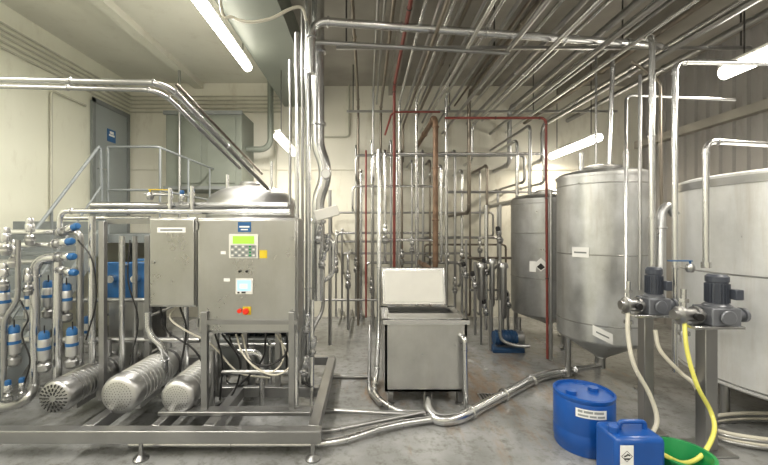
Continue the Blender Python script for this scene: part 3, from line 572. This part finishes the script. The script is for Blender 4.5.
for (u,v0,v1,d,r,m) in ((366,150,318,5.4,.014,RED),(356,145,330,6.2,.018,STEELD),(385,150,262,4.9,.02,STEEL),(402,150,320,6.1,.018,BRONZE),(412,160,318,5.9,.016,STEELD),(423,150,322,6.0,.02,STEELD),
    (430,160,320,6.2,.02,BRONZE),(435.5,116,272,4.8,.036,RUST),(441,165,262,5.0,.018,STEEL),(447,150,322,6.1,.02,STEELD),(487,165,262,5.6,.02,BRONZE),(480,170,315,6.2,.016,STEELD),
    (498,190,300,6.3,.02,STEELD),(517,140,200,5.4,.022,STEEL),(530,125,200,5.0,.02,STEELD),(342,230,322,6.3,.018,STEELD),(336,232,318,5.9,.016,STEEL),(348,255,330,5.3,.02,STEELD),
    (372,140,322,5.7,.02,STEEL),(391,140,322,5.7,.018,STEELD),(397,150,322,5.95,.016,STEEL),(455,150,322,5.8,.02,STEELD),(462,170,322,6.0,.022,STEEL),(470,150,318,6.25,.016,BRONZE),(361,170,325,5.9,.022,STEEL),(418,170,318,6.3,.018,STEEL)):
    a=q(u,v0,d); b=q(u,v1,d); b.z=max(b.z,.1)
    pipe([(a.x,6.598,a.z),a,b,(b.x,6.598,b.z)],r,m,'riser_pipe',group='wall risers')
P([(551,190,4.3),(551,360,4.3)],.018,STEELD)
P([(445,118,4.4),(546,118,4.4),(547.5,362,4.4)],.015,RED); P([(385,135,4.9),(392,112,4.95),(440,112,5.0)],.013,RED)
P([(322,300,5.5),(380,300,5.5)],.018,STEELD); P([(384,240,5.4),(435,240,5.4),(435,336,5.4)],.02); P([(445,192,5.9),(556,192,5.9)],.022,STEELD)
# ------------------------------------------------------------------ right side pipes
P([(810,64,2.9),(675,62,2.9),(675,372,2.9)],.02); P([(810,147,2.72),(706,141,2.72),(706,268,2.72)],.02); P([(735,100,3.3),(626,95,3.3),(626,300,2.95)],.013)
P([(652,55,3.1),(652,300,3.05)],.024); P([(640,75,3.25),(640,290,3.1)],.014,STEELD)
P([(675,215,3.1),(668,204,3.1),(661,212,3.1),(661,300,3.0)],.034,TANKD,R=.08,label='wide dull stainless pipe with hooked top bend')
P([(613,54,3.9),(609,174,3.9)],.022); P([(596,54,4.1),(596,176,4.05)],.012,STEELD); P([(652,55,3.1),(652,38,3.1),(640,38,3.6)],.024)
P([(632,62,3.3),(660,80,3.2),(662,250,3.15)],.012,BRONZE)
# ------------------------------------------------------------------ dosing pumps
e=thing('dosing_pump','blue grey geared dosing pump with finned motor on steel post','dosing pump',(0,0,0),local=True,group='dosing pumps')
mk(MB().bx(-.04,.04,-.04,.04,.012,.86).bx(-.11,.11,-.11,.11,0,.012),'post',STEELD,e,bevel=.004)
mk(MB().bx(-.15,.17,-.09,.09,.86,.88),'mounting_plate',STEEL,e,bevel=.003)
mk(MB().bx(-.03,.155,-.08,.08,.88,1.0).cyl((.06,-.085,.94),(.06,-.1,.94),.05,n=24),'gearbox',CAST,e,bevel=.018)
mk(MB().lathe((.07,0,.995),[(0,0),(.078,0),(.078,.015),(.058,.03),(0,.03)],n=24),'motor_flange',CAST,e)
mt=mk(MB().lathe((.07,0,1.01),[(0,0),(.056,0),(.056,.16),(.062,.165),(.062,.2),(.048,.215),(0,.22)],n=24),'motor',MOTOR,e)
for k in range(20):
    a=2*math.pi*k/20; mk(MB().obx((.07+.059*math.cos(a),.059*math.sin(a),1.095),(.007*math.cos(a),.007*math.sin(a),0),(-.0015*math.sin(a),.0015*math.cos(a),0),(0,0,.065)),'fin',MOTOR,mt)
mk(MB().bx(.10,.15,-.10,-.05,1.06,1.13),'terminal_box',MOTOR,mt,bevel=.005)
mk(MB().lathe((.155,0,.94),[(0,0),(.055,0),(.055,.025),(.035,.03),(.035,.07),(.05,.07),(.05,.09),(0,.09)],(1,0,0),20),'drive_flange',CAST,e)
mk(MB().lathe((-.03,0,.94),[(0,0),(.04,0),(.04,.03),(.06,.03),(.06,.05),(.045,.05),(.045,.13),(.06,.13),(.06,.15),(.035,.16),(.035,.19),(0,.19)],(-1,0,0),22),'pump_head',STEELD,e)
mk(MB().cyl((-.15,0,.9),(-.15,0,.75),.02,n=14),'suction_port',STEEL,e); mk(MB().lathe((-.15,0,.80),[(.02,0),(.035,0),(.035,.025),(.02,.025)],n=16),'union_nut',STEEL,e)
mk(MB().cyl((-.15,0,.98),(-.15,0,1.12),.016,n=14),'discharge_port',STEEL,e); mk(MB().lathe((-.15,0,1.03),[(.016,0),(.03,0),(.03,.025),(.016,.025)],n=6),'union_nut',STEEL,e)
mk(MB().cyl((-.11,-.055,.94),(-.11,-.085,.94),.025,n=16),'stroke_knob',BLACK,e)
e.location=(2.17,2.87,0); e.scale=(.90,.90,1.03)
c=copy_thing(e,(2.41,2.62,0),label='blue grey geared dosing pump with yellow hose attached'); c.scale=(1.08,1.05,1.01)
hose([q(*a) for a in ((628,308,2.87),(628,335,2.82),(634,365,2.75),(650,395,2.7),(657,420,2.65),(650,436,2.6),(640,440,2.5))],.015,HOSEW,'white flexible hose hanging from dosing pump')
hose([q(*a) for a in ((655,330,2.8),(660,350,2.75),(680,372,2.7),(694,384,2.66),(700,400,2.7))],.014,HOSEW,'pale flexible hose looping between pump posts')
hose([q(*a) for a in ((684,315,2.62),(687,350,2.55),(697,385,2.5),(711,412,2.5),(714,432,2.42),(702,455,2.35),(684,463,2.3),(664,455,2.25),(655,450,2.25))],.0135,HOSEY,'yellow green flexible hose curving into basin')
P([(706,268,2.72),(706,262,2.72)],.03,cl=False)
for i in range(4):
    o=V((3.05+i*.02,2.75,.03+i*.02)); hose([o+V((.5*math.cos(a)*(1+.05*i),.20*math.sin(a),.0)) for a in [k*.6 for k in range(10)]],.014,HOSEW if i%2 else STEELD,'pale hose coiled on floor under tank')
# ------------------------------------------------------------------ drum, jerrican, basin
dx,dy,r,h=1.575,2.68,.197,.40
e=thing('plastic_drum','blue plastic drum with screw lid and paper label','drum',(dx,dy,0))
mk(MB().lathe((dx,dy,0),[(0,.0),(r*.93,.0),(r*.97,.015),(r*.97,.05),(r,.06),(r,.13),(r*.985,.14),(r*.985,.15),(r,.16),(r,.345),(r*.97,.36),(r*1.01,.375),(r*1.01,.39),(r*.94,.395),(r*.92,.375),(0,.375)],n=48),'body',DBLUE,e)
mk(MB().lathe((dx-.1,dy-.02,.375),[(0,0),(.035,0),(.035,.025),(0,.028)],n=20),'bung_cap',DBLUE,e); mk(MB().lathe((dx+.09,dy+.03,.375),[(0,0),(.035,0),(.035,.025),(0,.028)],n=20),'bung_cap',DBLUE,e)
mk(patch(dx,dy,r,rad(226),rad(282),.275,.335,t=.002),'paper_label',WHITE,e)
pl=MB()
for (a0,a1,z0,z1) in ((230,238,.31,.326),(240,256,.31,.326),(258,276,.31,.326),(230,248,.285,.298),(250,262,.285,.298),(264,278,.285,.298)):
    b=patch(dx,dy,r,rad(a0),rad(a1),z0,z1,t=.003,n=3); pl.add(b.v,b.f)
mk(pl,'label_print',KEYG,e)
jx,jy,w,dp,h=1.64,2.31,.150,.11,.31
e=thing('jerrican','blue plastic jerrican with handle and corrosive hazard label','canister',(jx,jy,0))
mk(MB().bx(jx-w,jx+w,jy-dp,jy+dp,0,h),'body',DBLUE,e,bevel=.03)
mk(MB().sweep(fillet([V((jx-.06,jy,h-.01)),V((jx-.06,jy,h+.045)),V((jx+.1,jy,h+.045)),V((jx+.1,jy,h-.01))],.03),.014,12),'handle',DBLUE,e)
mk(MB().lathe((jx-.115,jy-.03,h-.005),[(0,0),(.03,0),(.03,.04),(.026,.045),(0,.045)],n=24),'screw_cap',DBLUE,e)
yy=jy-dp-.001
mk(MB().bx(jx-w+.02,jx-w+.10,yy-.001,yy,.13,.27),'hazard_label',WHITE,e)
cx=jx-w+.06
dm=MB()
for k,(a,b_) in enumerate((((-.034,0),(0,.034)),((0,.034),(.034,0)),((.034,0),(0,-.034)),((0,-.034),(-.034,0)))):
    p0=V((cx+a[0],yy-.002,.205+a[1])); p1=V((cx+b_[0],yy-.002,.205+b_[1])); ce=V((cx,yy-.002,.205)); dm.add([p0,p1,p1.lerp(ce,.12),p0.lerp(ce,.12)],[(0,1,2,3)])
mk(dm,'hazard_diamond',BLACK,e)
mk(MB().bx(cx-.018,cx+.018,yy-.003,yy-.002,.186,.194).obx((cx-.007,yy-.0025,.208),(.010,0,.004),(0,.0005,0),(-.001,0,.0035)).obx((cx+.009,yy-.0025,.214),(.009,0,-.005),(0,.0005,0),(.001,0,.0035)),'corrosive_mark',BLACK,e)
e=thing('basin','round green plastic basin with thick rim','basin',(2.0,2.33,0))
mk(MB().lathe((1.99,2.33,0),[(0,0),(.11,0),(.155,.14),(.17,.145),(.17,.155),(.15,.155),(.105,.01),(0,.01)],n=40),'body',GREEN,e)
e=thing('floor_drain','square grated steel floor drain','drain',(1.15,3.35,0))
mk(MB().bx(1.05,1.25,3.3,3.5,0,.006),'frame',STEELD,e)
for k in range(6): mk(MB().bx(1.065+k*.03,1.08+k*.03,3.315,3.485,.006,.009),'grate_bar',DARK,e)
# ------------------------------------------------------------------ world + camera
w=bpy.data.worlds.new('world'); bpy.context.scene.world=w; w.use_nodes=True; w.node_tree.nodes['Background'].inputs[0].default_value=(.5,.5,.5,1); w.node_tree.nodes['Background'].inputs[1].default_value=.3
cam=bpy.data.cameras.new('camera'); co=bpy.data.objects.new('camera',cam); col.objects.link(co)
co.location=(0,0,H); co.rotation_euler=(math.pi/2,0,0); cam.sensor_width=36; cam.lens=F/768*36; cam.shift_x=(384-CX)/768; cam.shift_y=-(232.5-CY)/768; cam.clip_start=.02
bpy.context.scene.camera=co
